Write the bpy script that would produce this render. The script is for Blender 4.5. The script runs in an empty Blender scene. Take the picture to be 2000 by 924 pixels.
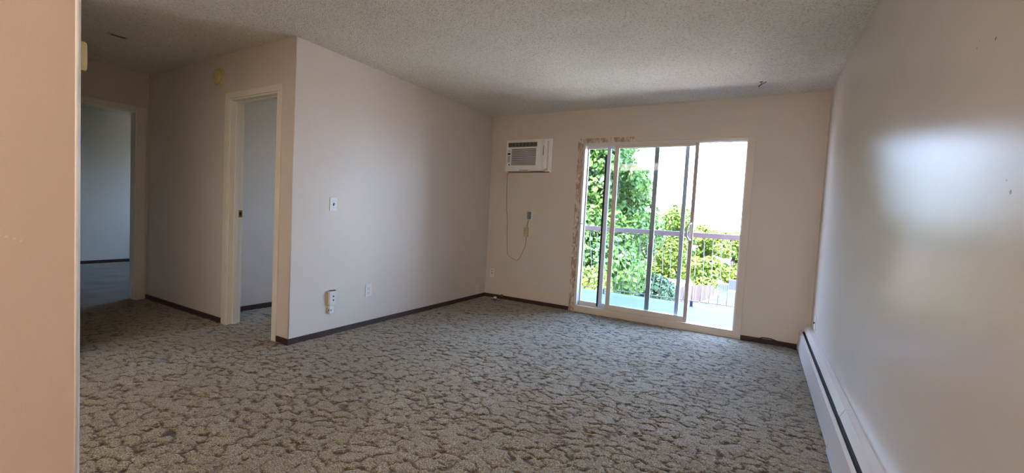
import bpy, bmesh, math, random
import numpy as np
from mathutils import Matrix, Vector

random.seed(7)
rng = np.random.default_rng(11)
scene = bpy.context.scene
COL = scene.collection
PI = math.pi

# ------------------------------------------------------------------ camera
F_PX, CX, CY = 848.206, 987.419, 458.702
yaw, pitch, roll = map(math.radians, (-30.41, -2.892, 3.054))
CAM_Z = 1.156
fw = Vector((math.sin(yaw) * math.cos(pitch), math.cos(yaw) * math.cos(pitch), math.sin(pitch)))
rt0 = Vector((math.cos(yaw), -math.sin(yaw), 0))
up0 = rt0.cross(fw)
rt = rt0 * math.cos(roll) + up0 * math.sin(roll)
up = -rt0 * math.sin(roll) + up0 * math.cos(roll)
cd = bpy.data.cameras.new('camera')
cam = bpy.data.objects.new('camera', cd)
COL.objects.link(cam)
cam.matrix_world = Matrix(((rt.x, up.x, -fw.x, 0), (rt.y, up.y, -fw.y, 0), (rt.z, up.z, -fw.z, CAM_Z), (0, 0, 0, 1)))
cd.sensor_fit = 'HORIZONTAL'
cd.sensor_width = 36
cd.lens = F_PX / 2000 * 36
cd.shift_x = (1000 - CX) / 2000
cd.shift_y = (CY - 462) / 2000
cd.clip_start = 0.02
cd.clip_end = 800
scene.camera = cam

# ------------------------------------------------------------------ sky, sun, exposure
world = bpy.data.worlds.new('sky')
scene.world = world
world.use_nodes = True
wt = world.node_tree
wt.nodes.clear()
SKY = 3.4
w_out = wt.nodes.new('ShaderNodeOutputWorld')
w_bg = wt.nodes.new('ShaderNodeBackground')
w_tc = wt.nodes.new('ShaderNodeTexCoord')
w_sep = wt.nodes.new('ShaderNodeSeparateXYZ')
w_ramp = wt.nodes.new('ShaderNodeValToRGB')
w_ramp.color_ramp.elements[0].position = 0.0
w_ramp.color_ramp.elements[0].color = (0.60, 0.80, 1.06, 1)
w_ramp.color_ramp.elements[1].position = 0.75
w_ramp.color_ramp.elements[1].color = (0.36, 0.58, 1.1, 1)
wt.links.new(w_tc.outputs['Generated'], w_sep.inputs[0])
wt.links.new(w_sep.outputs['Z'], w_ramp.inputs[0])
wt.links.new(w_ramp.outputs[0], w_bg.inputs['Color'])
w_bg.inputs['Strength'].default_value = SKY
wt.links.new(w_bg.outputs[0], w_out.inputs[0])

sd = bpy.data.lights.new('sun', 'SUN')
sun = bpy.data.objects.new('sun', sd)
COL.objects.link(sun)
sd.energy = 9.0
sd.angle = math.radians(0.6)
sd.color = (1.0, 0.95, 0.86)
sun.rotation_euler = Vector((-0.22, 0.55, -0.95)).to_track_quat('-Z', 'Y').to_euler()
sun.location = (3, -8, 12)

scene.view_settings.view_transform = 'Standard'
scene.view_settings.look = 'None'
scene.view_settings.gamma = 1
scene.view_settings.use_curve_mapping = False
scene.view_settings.exposure = 2.86
cy = scene.cycles
cy.use_denoising = True
cy.max_bounces = 14
cy.diffuse_bounces = 8
cy.glossy_bounces = 5
cy.transmission_bounces = 6
cy.transparent_max_bounces = 16
cy.caustics_reflective = False
cy.caustics_refractive = False
cy.sample_clamp_indirect = 12

# ------------------------------------------------------------------ materials
def s2l(c):
    return tuple(((v / 255) / 12.92 if v / 255 <= 0.04045 else ((v / 255 + 0.055) / 1.055) ** 2.4) for v in c) + (1,)

def mat(name, col, rough=0.5, metal=0.0, spec=0.5, bump=None, vary=None, sheen=0.0, coat=0.0):
    """col: sRGB 0-255; bump=(scale, strength, distance); vary=(scale, amount)"""
    m = bpy.data.materials.new(name)
    m.use_nodes = True
    nt = m.node_tree
    b = nt.nodes['Principled BSDF']
    b.inputs['Base Color'].default_value = s2l(col)
    b.inputs['Roughness'].default_value = rough
    b.inputs['Metallic'].default_value = metal
    b.inputs['Specular IOR Level'].default_value = spec
    b.inputs['Sheen Weight'].default_value = sheen
    b.inputs['Coat Weight'].default_value = coat
    tc = nt.nodes.new('ShaderNodeTexCoord')
    if vary:
        n = nt.nodes.new('ShaderNodeTexNoise')
        n.inputs['Scale'].default_value = vary[0]
        n.inputs['Detail'].default_value = 5
        mx = nt.nodes.new('ShaderNodeMix')
        mx.data_type = 'RGBA'
        c = s2l(col)
        mx.inputs['A'].default_value = tuple(max(0, v * (1 - vary[1])) for v in c[:3]) + (1,)
        mx.inputs['B'].default_value = tuple(min(1, v * (1 + vary[1])) for v in c[:3]) + (1,)
        nt.links.new(tc.outputs['Object'], n.inputs['Vector'])
        nt.links.new(n.outputs['Fac'], mx.inputs['Factor'])
        nt.links.new(mx.outputs['Result'], b.inputs['Base Color'])
    if bump:
        n = nt.nodes.new('ShaderNodeTexNoise')
        n.inputs['Scale'].default_value = bump[0]
        n.inputs['Detail'].default_value = 4
        bp = nt.nodes.new('ShaderNodeBump')
        bp.inputs['Strength'].default_value = bump[1]
        bp.inputs['Distance'].default_value = bump[2]
        nt.links.new(tc.outputs['Object'], n.inputs['Vector'])
        nt.links.new(n.outputs['Fac'], bp.inputs['Height'])
        nt.links.new(bp.outputs['Normal'], b.inputs['Normal'])
    return m

def N(nt, kind, **kw):
    n = nt.nodes.new(kind)
    for k, v in kw.items():
        if k in n.inputs:
            n.inputs[k].default_value = v
        else:
            setattr(n, k, v)
    return n

def mixc(nt, fac, a, b):
    mx = nt.nodes.new('ShaderNodeMix')
    mx.data_type = 'RGBA'
    for src, key in ((fac, 'Factor'), (a, 'A'), (b, 'B')):
        if isinstance(src, (tuple, float, int)):
            mx.inputs[key].default_value = src
        else:
            nt.links.new(src, mx.inputs[key])
    return mx.outputs['Result']

WALL = (217, 206, 195)
def wall_paint(name, col, rough, spots=(), spec=0.35):
    """roller-stippled satin paint; spots: (x, y, z, radius, colour) small marks of dirt"""
    m = mat(name, col, rough, spec=spec)
    nt = m.node_tree
    b = nt.nodes['Principled BSDF']
    tc = N(nt, 'ShaderNodeTexCoord')
    geo = N(nt, 'ShaderNodeNewGeometry')
    big = N(nt, 'ShaderNodeTexNoise', Scale=1.3, Detail=3.0)
    nt.links.new(geo.outputs['Position'], big.inputs['Vector'])
    c = s2l(col)
    out = mixc(nt, big.outputs['Fac'], tuple(v * 0.95 for v in c[:3]) + (1,), tuple(v * 1.04 for v in c[:3]) + (1,))
    for (x, y, z, r, sc) in spots:
        vs = N(nt, 'ShaderNodeVectorMath', operation='DISTANCE')
        wob = N(nt, 'ShaderNodeTexNoise', Scale=60.0, Detail=3.0)
        nt.links.new(geo.outputs['Position'], wob.inputs['Vector'])
        nt.links.new(geo.outputs['Position'], vs.inputs[0])
        vs.inputs[1].default_value = (x, y, z)
        sc_ = N(nt, 'ShaderNodeMath', operation='MULTIPLY_ADD')
        nt.links.new(wob.outputs['Fac'], sc_.inputs[0])
        sc_.inputs[1].default_value = r * 2.2
        nt.links.new(vs.outputs['Value'], sc_.inputs[2])
        mr = N(nt, 'ShaderNodeMapRange')
        nt.links.new(sc_.outputs[0], mr.inputs['Value'])
        mr.inputs['From Min'].default_value = r * 1.5
        mr.inputs['From Max'].default_value = r * 2.1
        mr.inputs['To Min'].default_value = 0.75
        mr.inputs['To Max'].default_value = 0.0
        out = mixc(nt, mr.outputs[0], out, s2l(sc))
    nt.links.new(out, b.inputs['Base Color'])
    mp = N(nt, 'ShaderNodeMapping')
    mp.inputs['Scale'].default_value = (1, 1, 0.3)
    nt.links.new(geo.outputs['Position'], mp.inputs['Vector'])
    n1 = N(nt, 'ShaderNodeTexNoise', Scale=330.0, Detail=2.0)
    nt.links.new(geo.outputs['Position'], n1.inputs['Vector'])
    n2 = N(nt, 'ShaderNodeTexNoise', Scale=14.0, Detail=2.0)
    nt.links.new(mp.outputs[0], n2.inputs['Vector'])
    add = N(nt, 'ShaderNodeMath', operation='MULTIPLY_ADD')
    nt.links.new(n2.outputs['Fac'], add.inputs[0])
    add.inputs[1].default_value = 2.0
    nt.links.new(n1.outputs['Fac'], add.inputs[2])
    bp = N(nt, 'ShaderNodeBump', Strength=0.25, Distance=0.001)
    nt.links.new(add.outputs[0], bp.inputs['Height'])
    nt.links.new(bp.outputs['Normal'], b.inputs['Normal'])
    return m

M = {}
M['paint'] = wall_paint('beige satin wall paint', WALL, 0.38)
M['paint_gloss'] = wall_paint('beige gloss wall paint', (213, 206, 199), 0.23, spec=0.03, spots=[
    (0.468, 1.395, 1.262, 0.007, (110, 92, 78)), (0.468, 1.42, 1.29, 0.004, (130, 115, 100)),
    (0.468, 1.559, 1.654, 0.005, (90, 84, 78)), (0.468, 1.673, 1.669, 0.005, (110, 105, 98)), (0.468, 1.66, 1.685, 0.003, (110, 105, 98))])
M['paint_pink'] = wall_paint('pinkish beige flat wall paint', (214, 192, 178), 0.6, spots=[
    (-1.3, 0.232, 1.058, 0.003, (232, 208, 188)), (-1.3, 0.242, 1.055, 0.003, (232, 208, 188)), (-1.3, 0.252, 1.051, 0.003, (232, 208, 188)), (-1.3, 0.262, 1.046, 0.003, (232, 208, 188))])
M['trim'] = mat('cream gloss trim paint', (216, 205, 190), 0.35, vary=(6, 0.05))
M['trim_hall'] = mat('cream door casing paint', (230, 224, 212), 0.4, vary=(5, 0.06))
M['base'] = mat('dark brown vinyl baseboard', (62, 44, 40), 0.45, vary=(8, 0.12))
M['vinyl'] = mat('white vinyl frame', (220, 216, 210), 0.35)
M['vinyl_glare_blue'] = mat('aluminium slider frame with painted pale blue glare', (214, 226, 246), 0.35)  # veiling glare on the stiles is put into this pale blue
M['alu'] = mat('dull aluminium stile', (150, 146, 142), 0.4, metal=0.4)
M['trim_grey'] = mat('greyish painted stile', (188, 178, 170), 0.35)
M['black_strip'] = mat('black rubber weatherstrip', (26, 28, 34), 0.6)
M['white_plastic'] = mat('white plastic', (226, 224, 222), 0.35)
M['cream_plastic'] = mat('aged cream plastic', (204, 190, 142), 0.4)
M['ac_white'] = mat('off white appliance plastic', (240, 237, 232), 0.4)
M['ac_grey'] = mat('shaded grey grille plastic', (150, 144, 138), 0.5)
M['dark'] = mat('dark recess', (28, 25, 23), 0.7)
M['black'] = mat('black plastic', (16, 15, 15), 0.4)
M['grey_plug'] = mat('grey plug plastic', (128, 134, 134), 0.45)
M['cord'] = mat('taupe appliance cord', (176, 160, 144), 0.55)
M['black_cord'] = mat('dark brown cable sheath', (40, 28, 26), 0.5)
M['chrome'] = mat('worn chrome', (190, 186, 178), 0.25, metal=1.0)
M['brass'] = mat('brass plate', (170, 130, 60), 0.35, metal=1.0)
M['heater'] = mat('white enamelled heater steel', (214, 208, 206), 0.3, bump=(9, 0.1, 0.002))
M['fins'] = mat('dark heater fins', (30, 23, 21), 0.9)
M['rust'] = mat('rusty metal', (120, 84, 56), 0.8, vary=(60, 0.4))
M['concrete'] = mat('grey painted balcony concrete', (62, 67, 82), 0.75, bump=(40, 0.2, 0.003), vary=(5, 0.08))
M['rail_brown'] = mat('dark brown painted rail', (92, 72, 74), 0.5)
M['iron'] = mat('painted iron baluster', (98, 92, 94), 0.45)
M['iron_dark'] = mat('dark iron post', (40, 38, 46), 0.5)
M['bark'] = mat('grey brown bark', (50, 42, 36), 0.9, bump=(12, 0.6, 0.03), vary=(6, 0.3))
M['grass'] = mat('mown lawn', (28, 44, 14), 0.9, bump=(30, 0.6, 0.05), vary=(1.2, 0.3))
M['path'] = mat('pale gravel', (214, 196, 182), 0.9, bump=(20, 0.5, 0.02), vary=(3, 0.1))
M['gravel_path'] = mat('pale pink gravel path', (66, 55, 50), 0.9, vary=(3, 0.1))
M['cedar'] = mat('weathered cedar', (58, 46, 42), 0.8, vary=(3, 0.2))
M['cedar2'] = mat('reddish cedar', (56, 38, 32), 0.8, vary=(3, 0.2))
M['cedar3'] = mat('silvered cedar', (66, 58, 55), 0.8, vary=(3, 0.2))
M['stucco'] = mat('white stucco', (170, 166, 162), 0.85, bump=(50, 0.3, 0.005))
M['slate_blue'] = mat('slate blue siding', (40, 46, 62), 0.7)
M['teal_board'] = mat('blue green boards', (34, 50, 54), 0.8)
M['shed_roof'] = mat('dark purple brown shingles', (22, 15, 19), 0.9, bump=(20, 0.4, 0.02))

# peeling paint for the old door casing
m = mat('peeling casing paint', (206, 190, 172), 0.5)
nt = m.node_tree
geo = N(nt, 'ShaderNodeNewGeometry')
mp = N(nt, 'ShaderNodeMapping'); mp.inputs['Scale'].default_value = (1.6, 1, 0.6)
nt.links.new(geo.outputs['Position'], mp.inputs['Vector'])
n1 = N(nt, 'ShaderNodeTexNoise', Scale=17.0, Detail=7.0, Distortion=1.2)
nt.links.new(mp.outputs[0], n1.inputs['Vector'])
r1 = N(nt, 'ShaderNodeMapRange'); nt.links.new(n1.outputs['Fac'], r1.inputs['Value'])
r1.inputs['From Min'].default_value = 0.52; r1.inputs['From Max'].default_value = 0.56
r2 = N(nt, 'ShaderNodeMapRange'); nt.links.new(n1.outputs['Fac'], r2.inputs['Value'])
r2.inputs['From Min'].default_value = 0.42; r2.inputs['From Max'].default_value = 0.44; r2.inputs['To Min'].default_value = 1.0; r2.inputs['To Max'].default_value = 0.0
o1 = mixc(nt, r1.outputs[0], s2l((200, 184, 166)), s2l((172, 142, 120)))
o2 = mixc(nt, r2.outputs[0], o1, s2l((226, 214, 200)))
nt.links.new(o2, nt.nodes['Principled BSDF'].inputs['Base Color'])
bpn = N(nt, 'ShaderNodeBump', Strength=0.4, Distance=0.002)
nt.links.new(n1.outputs['Fac'], bpn.inputs['Height']); nt.links.new(bpn.outputs['Normal'], nt.nodes['Principled BSDF'].inputs['Normal'])
M['peel'] = m

# popcorn ceiling
m = mat('popcorn ceiling', (214, 208, 196), 0.95, spec=0.1)
nt = m.node_tree
geo = N(nt, 'ShaderNodeNewGeometry')
n1 = N(nt, 'ShaderNodeTexNoise', Scale=85.0, Detail=3.0, Roughness=0.65)
n2 = N(nt, 'ShaderNodeTexVoronoi', Scale=130.0)
n3 = N(nt, 'ShaderNodeTexNoise', Scale=1.6, Detail=3.0)
for n in (n1, n2, n3):
    nt.links.new(geo.outputs['Position'], n.inputs['Vector'])
ad = N(nt, 'ShaderNodeMath', operation='SUBTRACT')
nt.links.new(n1.outputs['Fac'], ad.inputs[0]); nt.links.new(n2.outputs['Distance'], ad.inputs[1])
bpn = N(nt, 'ShaderNodeBump', Strength=0.9, Distance=0.004)
nt.links.new(ad.outputs[0], bpn.inputs['Height'])
nt.links.new(bpn.outputs['Normal'], nt.nodes['Principled BSDF'].inputs['Normal'])
r1 = N(nt, 'ShaderNodeMapRange'); nt.links.new(n1.outputs['Fac'], r1.inputs['Value'])
r1.inputs['From Min'].default_value = 0.36; r1.inputs['From Max'].default_value = 0.5
o1 = mixc(nt, r1.outputs[0], s2l((206, 200, 188)), s2l((248, 246, 238)))
o2 = mixc(nt, n3.outputs['Fac'], s2l((226, 220, 210)), s2l((248, 246, 236)))
mm = N(nt, 'ShaderNodeMix', data_type='RGBA', blend_type='MULTIPLY'); mm.inputs['Factor'].default_value = 1.0
nt.links.new(o1, mm.inputs['A']); nt.links.new(o2, mm.inputs['B'])
mg = N(nt, 'ShaderNodeGamma'); mg.inputs['Gamma'].default_value = 0.72
nt.links.new(mm.outputs['Result'], mg.inputs['Color'])
nt.links.new(mg.outputs[0], nt.nodes['Principled BSDF'].inputs['Base Color'])
M['popcorn'] = m

# sculpted carpet: pile height comes from the mesh, yarn colours and fibre grain from here
m = mat('sculpted carpet', (120, 108, 90), 0.9, spec=0.25, sheen=0.3)
nt = m.node_tree
b = nt.nodes['Principled BSDF']
b.inputs['Sheen Roughness'].default_value = 0.4
geo = N(nt, 'ShaderNodeNewGeometry')
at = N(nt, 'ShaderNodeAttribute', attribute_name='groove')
n1 = N(nt, 'ShaderNodeTexNoise', Scale=170.0, Detail=3.0, Roughness=0.75)
n2 = N(nt, 'ShaderNodeTexNoise', Scale=70.0, Detail=4.0, Roughness=0.6)
n3 = N(nt, 'ShaderNodeTexNoise', Scale=1.1, Detail=3.0)
for n in (n1, n2, n3):
    nt.links.new(geo.outputs['Position'], n.inputs['Vector'])
r1 = N(nt, 'ShaderNodeMapRange'); nt.links.new(n1.outputs['Fac'], r1.inputs['Value'])
r1.inputs['From Min'].default_value = 0.40; r1.inputs['From Max'].default_value = 0.62
r2 = N(nt, 'ShaderNodeMapRange'); nt.links.new(n2.outputs['Fac'], r2.inputs['Value'])
r2.inputs['From Min'].default_value = 0.35; r2.inputs['From Max'].default_value = 0.65
cA = mixc(nt, r1.outputs[0], s2l((72, 60, 43)), s2l((188, 178, 152)))
cB = mixc(nt, r1.outputs[0], s2l((48, 37, 24)), s2l((146, 132, 106)))
cC = mixc(nt, r2.outputs[0], cB, cA)
cD = mixc(nt, at.outputs['Fac'], cC, s2l((44, 32, 22)))  # groove tone: dark brown yarn plus some painted-in pile shade
r3 = N(nt, 'ShaderNodeMapRange'); nt.links.new(n3.outputs['Fac'], r3.inputs['Value'])
r3.inputs['From Min'].default_value = 0.3; r3.inputs['From Max'].default_value = 0.7; r3.inputs['To Min'].default_value = 0.0; r3.inputs['To Max'].default_value = 0.3
cE = mixc(nt, r3.outputs[0], cD, s2l((104, 84, 54)))
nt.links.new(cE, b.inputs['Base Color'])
bpn = N(nt, 'ShaderNodeBump', Strength=0.9, Distance=0.004)
nt.links.new(n1.outputs['Fac'], bpn.inputs['Height']); nt.links.new(bpn.outputs['Normal'], b.inputs['Normal'])
M['carpet'] = m

# clear glass pane: straight-through with Fresnel reflection
m = bpy.data.materials.new('clear window glass')
m.use_nodes = True
nt = m.node_tree
nt.nodes.remove(nt.nodes['Principled BSDF'])
tr = N(nt, 'ShaderNodeBsdfTransparent'); tr.inputs['Color'].default_value = (0.95, 0.975, 0.98, 1)
gl = N(nt, 'ShaderNodeBsdfGlossy', Roughness=0.02)
fr = N(nt, 'ShaderNodeFresnel', IOR=1.35)
mx = N(nt, 'ShaderNodeMixShader')
nt.links.new(fr.outputs[0], mx.inputs[0]); nt.links.new(tr.outputs[0], mx.inputs[1]); nt.links.new(gl.outputs[0], mx.inputs[2])
nt.links.new(mx.outputs[0], nt.nodes['Material Output'].inputs['Surface'])
M['glass'] = m

def leaf_mat(name, dark, light, trans=0.35):
    m = bpy.data.materials.new(name)
    m.use_nodes = True
    nt = m.node_tree
    b = nt.nodes['Principled BSDF']
    b.inputs['Roughness'].default_value = 0.5
    b.inputs['Specular IOR Level'].default_value = 0.3
    geo = N(nt, 'ShaderNodeNewGeometry')
    n = N(nt, 'ShaderNodeTexNoise', Scale=1.1, Detail=4.0)
    nt.links.new(geo.outputs['Position'], n.inputs['Vector'])
    r = N(nt, 'ShaderNodeMapRange'); r.inputs['From Min'].default_value = 0.35; r.inputs['From Max'].default_value = 0.65
    nt.links.new(n.outputs['Fac'], r.inputs['Value'])
    c1 = mixc(nt, r.outputs[0], s2l(dark), s2l(light))
    ri = N(nt, 'ShaderNodeMath', operation='MULTIPLY'); ri.inputs[1].default_value = 0.4
    nt.links.new(geo.outputs['Random Per Island'], ri.inputs[0])
    c = mixc(nt, ri.outputs[0], c1, s2l(light))
    nt.links.new(c, b.inputs['Base Color'])
    tl = N(nt, 'ShaderNodeBsdfTranslucent')
    nt.links.new(c, tl.inputs['Color'])
    mx = N(nt, 'ShaderNodeMixShader'); mx.inputs[0].default_value = trans
    nt.links.new(b.outputs[0], mx.inputs[1]); nt.links.new(tl.outputs[0], mx.inputs[2])
    nt.links.new(mx.outputs[0], nt.nodes['Material Output'].inputs['Surface'])
    return m
M['leaf_maple'] = leaf_mat('maple leaf green', (28, 54, 26), (78, 108, 42))
M['leaf_lime'] = leaf_mat('yellow green leaf', (56, 80, 22), (104, 120, 40))
M['leaf_dark'] = leaf_mat('dark conifer green', (20, 40, 26), (40, 64, 36))

# ------------------------------------------------------------------ mesh helpers
class MB:
    def __init__(self):
        self.bm = bmesh.new()
    def box(self, x0, x1, y0, y1, z0, z1, bev=0.0):
        r = bmesh.ops.create_cube(self.bm, size=1)
        vs = r['verts']
        for v in vs:
            v.co.x = x0 + (v.co.x + 0.5) * (x1 - x0)
            v.co.y = y0 + (v.co.y + 0.5) * (y1 - y0)
            v.co.z = z0 + (v.co.z + 0.5) * (z1 - z0)
        if bev:
            es = set(e for v in vs for e in v.link_edges)
            bmesh.ops.bevel(self.bm, geom=list(es), offset=bev, segments=2, affect='EDGES', profile=0.6)
        return self
    def cyl(self, p0, p1, r0, r1=None, seg=16, cap=True):
        r1 = r0 if r1 is None else r1
        p0 = Vector(p0); p1 = Vector(p1)
        d = p1 - p0
        mt = Matrix.Translation((p0 + p1) / 2) @ d.to_track_quat('Z', 'Y').to_matrix().to_4x4()
        bmesh.ops.create_cone(self.bm, cap_ends=cap, cap_tris=False, segments=seg, radius1=r0, radius2=r1, depth=d.length, matrix=mt)
        return self
    def tube(self, pts, r, seg=8):
        """round bar through the points; r a number or a list"""
        pts = [Vector(p) for p in pts]
        rings = []
        for i, p in enumerate(pts):
            t = (pts[min(i + 1, len(pts) - 1)] - pts[max(i - 1, 0)]).normalized()
            a = t.cross(Vector((0, 0, 1)))
            if a.length < 1e-3:
                a = t.cross(Vector((0, 1, 0)))
            a.normalize(); b = t.cross(a)
            rr = r[i] if isinstance(r, (list, tuple)) else r
            rings.append([self.bm.verts.new(p + (a * math.cos(k * 2 * PI / seg) + b * math.sin(k * 2 * PI / seg)) * rr) for k in range(seg)])
        for A, B in zip(rings, rings[1:]):
            for k in range(seg):
                self.bm.faces.new((A[k], A[(k + 1) % seg], B[(k + 1) % seg], B[k]))
        self.bm.faces.new(rings[0][::-1]); self.bm.faces.new(rings[-1])
        return self
    def prism(self, prof, axis, a0, a1):
        """extrude a closed 2-D outline along axis 0/1/2 from a0 to a1; outline in the two other axes"""
        def P(u, v, a):
            return ((a, u, v), (u, a, v), (u, v, a))[axis]
        A = [self.bm.verts.new(P(u, v, a0)) for u, v in prof]
        B = [self.bm.verts.new(P(u, v, a1)) for u, v in prof]
        n = len(prof)
        for k in range(n):
            self.bm.faces.new((A[k], A[(k + 1) % n], B[(k + 1) % n], B[k]))
        self.bm.faces.new(A[::-1]); self.bm.faces.new(B)
        return self
    def lathe(self, prof, origin, axis, seg=28):
        """revolve (radius, height) profile about an axis through origin"""
        o = Vector(origin); q = Vector(axis).to_track_quat('Z', 'Y')
        rings = []
        for r, h in prof:
            rings.append([self.bm.verts.new(o + q @ Vector((r * math.cos(k * 2 * PI / seg), r * math.sin(k * 2 * PI / seg), h))) for k in range(seg)])
        for A, B in zip(rings, rings[1:]):
            for k in range(seg):
                self.bm.faces.new((A[k], A[(k + 1) % seg], B[(k + 1) % seg], B[k]))
        self.bm.faces.new(rings[0][::-1]); self.bm.faces.new(rings[-1])
        return self
    def rot(self, mtx):
        bmesh.ops.transform(self.bm, matrix=mtx, verts=self.bm.verts)
        return self
    def build(self, name, m, parent=None, smooth=False, kind=None, label=None):
        bmesh.ops.recalc_face_normals(self.bm, faces=self.bm.faces)
        me = bpy.data.meshes.new(name)
        self.bm.to_mesh(me); self.bm.free()
        me.materials.append(m)
        if smooth:
            me.polygons.foreach_set('use_smooth', [True] * len(me.polygons))
        o = bpy.data.objects.new(name, me)
        COL.objects.link(o)
        if parent is not None:
            o.parent = parent
            o.matrix_parent_inverse = Matrix.Translation(-Vector(parent.location))
        if kind: o['kind'] = kind
        if label: o['label'] = label
        return o

def tag(o, label, cat, group=None):
    o['label'] = label; o['category'] = cat
    if group: o['group'] = group
    return o

def thing(name, loc, label, cat, group=None):
    o = bpy.data.objects.new(name, None)
    o.empty_display_size = 0.1
    COL.objects.link(o)
    o.location = loc
    return tag(o, label, cat, group)

def struct(name, mb, m, smooth=False, parent=None):
    return mb.build(name, m, parent, smooth, kind='structure')

H = 2.44
XD, YB, XA, YN, XG = 0.468, 5.0, -3.219, 2.112, -5.801

# ------------------------------------------------------------------ room shell
# sculpted carpet floor (real pile relief)
def cells(px, py, cell, seed):
    """distance difference F2-F1 of a jittered, squarish cell pattern"""
    r = np.random.default_rng(seed)
    T = 97
    jx = r.random((T, T)) * 0.95; jy = r.random((T, T)) * 0.95
    gx = px / cell[0]; gy = py / cell[1]
    ix = np.floor(gx).astype(int); iy = np.floor(gy).astype(int)
    f1 = np.full(px.shape, 9.0); f2 = np.full(px.shape, 9.0); idn = np.zeros(px.shape)
    for dx in (-1, 0, 1):
        for dy in (-1, 0, 1):
            a = (ix + dx) % T; b_ = (iy + dy) % T
            ddx = np.abs(ix + dx + jx[a, b_] - gx); ddy = np.abs(iy + dy + jy[a, b_] - gy)
            d = (ddx ** 3 + ddy ** 3) ** (1 / 3)
            nf = d < f1
            f2 = np.where(nf, f1, np.minimum(f2, d))
            f1 = np.where(nf, d, f1)
    return f2 - f1

def vnoise(px, py, s, seed):
    r = np.random.default_rng(seed); T = 61
    g = r.random((T, T))
    x = px / s; y = py / s
    ix = np.floor(x).astype(int); iy = np.floor(y).astype(int)
    fx = x - ix; fy = y - iy
    fx = fx * fx * (3 - 2 * fx); fy = fy * fy * (3 - 2 * fy)
    G = lambda a, b_: g[a % T, b_ % T]
    return (G(ix, iy) * (1 - fx) + G(ix + 1, iy) * fx) * (1 - fy) + (G(ix, iy + 1) * (1 - fx) + G(ix + 1, iy + 1) * fx) * fy

xs = np.concatenate([np.arange(-9.26, -5.8, 0.06), np.arange(-5.8, -3.5, 0.012), np.arange(-3.5, 0.56, 0.0075)])
ys = np.concatenate([np.arange(-2.62, 0.45, 0.12), np.arange(0.45, 3.0, 0.007), np.arange(3.0, 5.03, 0.010)])
PX, PY = np.meshgrid(xs, ys, indexing='ij')
wx = PX + (vnoise(PX, PY, 0.022, 1) - 0.5) * 0.030 + (vnoise(PX, PY, 0.09, 2) - 0.5) * 0.05
wy = PY + (vnoise(PX, PY, 0.022, 3) - 0.5) * 0.026 + (vnoise(PX, PY, 0.09, 4) - 0.5) * 0.035
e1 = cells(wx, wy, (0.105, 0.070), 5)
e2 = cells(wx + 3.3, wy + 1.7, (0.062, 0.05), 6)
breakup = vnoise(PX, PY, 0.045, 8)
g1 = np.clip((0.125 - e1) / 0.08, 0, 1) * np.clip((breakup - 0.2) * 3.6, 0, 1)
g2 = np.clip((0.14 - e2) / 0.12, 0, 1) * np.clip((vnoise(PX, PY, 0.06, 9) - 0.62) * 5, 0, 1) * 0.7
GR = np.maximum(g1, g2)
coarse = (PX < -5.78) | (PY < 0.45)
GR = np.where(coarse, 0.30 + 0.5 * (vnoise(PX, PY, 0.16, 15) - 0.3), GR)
Z = -0.0065 * GR + (vnoise(PX, PY, 0.014, 12) - 0.5) * 0.0022 + (vnoise(PX, PY, 0.05, 13) - 0.5) * 0.004
Z = np.where(coarse, 0.0, Z)
nx, ny = PX.shape
co = np.stack([PX, PY, Z], -1).reshape(-1, 3).astype(np.float32)
idx = np.arange(nx * ny).reshape(nx, ny)
quads = np.stack([idx[:-1, :-1], idx[1:, :-1], idx[1:, 1:], idx[:-1, 1:]], -1).reshape(-1, 4).astype(np.int32)
me = bpy.data.meshes.new('floor')
me.vertices.add(len(co)); me.vertices.foreach_set('co', co.ravel())
me.loops.add(quads.size); me.loops.foreach_set('vertex_index', quads.ravel())
me.polygons.add(len(quads)); me.polygons.foreach_set('loop_start', np.arange(0, quads.size, 4, dtype=np.int32))
me.polygons.foreach_set('use_smooth', np.ones(len(quads), dtype=bool))
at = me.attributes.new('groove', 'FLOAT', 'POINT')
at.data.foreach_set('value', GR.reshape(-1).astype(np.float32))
me.update(); me.validate()
me.materials.append(M['carpet'])
floor = bpy.data.objects.new('floor', me); COL.objects.link(floor); floor['kind'] = 'structure'
struct('floor_slab', MB().box(-9.4, 0.62, -2.66, 5.149, -0.22, -0.012), M['concrete'], parent=floor)

struct('ceiling', MB().box(-9.4, 0.62, -2.66, 5.149, H, H + 0.22), M['popcorn'])
# right wall
struct('wall_right', MB().box(XD, XD + 0.14, -2.6, YB, -0.012, H), M['paint_gloss'])
# far wall with the patio door opening, the air conditioner hole and two unseen windows
DL, DR, DT = -1.914, -0.170, 2.036
f = MB()
def wseg(x0, x1, z0, z1): f.box(x0, x1, YB, YB + 0.15, z0, z1)
wseg(XA - 0.1, -2.93, -0.012, H)
wseg(-2.93, -2.37, -0.012, 1.73); wseg(-2.93, -2.37, 2.08, H)
wseg(-2.37, DL, -0.012, H); wseg(DL, DR, DT, H); wseg(DR, XD + 0.14, -0.012, H)
struct('wall_far', f, M['paint'])
f = MB()
wseg(-9.4, -8.9, -0.012, H); wseg(-8.9, -7.1, -0.012, 1.15); wseg(-8.9, -7.1, 2.1, H); wseg(-7.1, -4.45, -0.012, H)
wseg(-4.45, -3.45, -0.012, 1.0); wseg(-4.45, -3.45, 2.1, H); wseg(-3.45, XA - 0.1, -0.012, H)
struct('wall_far_bedrooms', f, M['paint'])
# wall with the outlets, left of the living room
struct('wall_left', MB().box(XA - 0.1, XA, YN + 0.12, YB, -0.012, H).box(XA - 0.1, XA, YN, YN + 0.12, -0.012, H), M['paint'])
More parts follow.
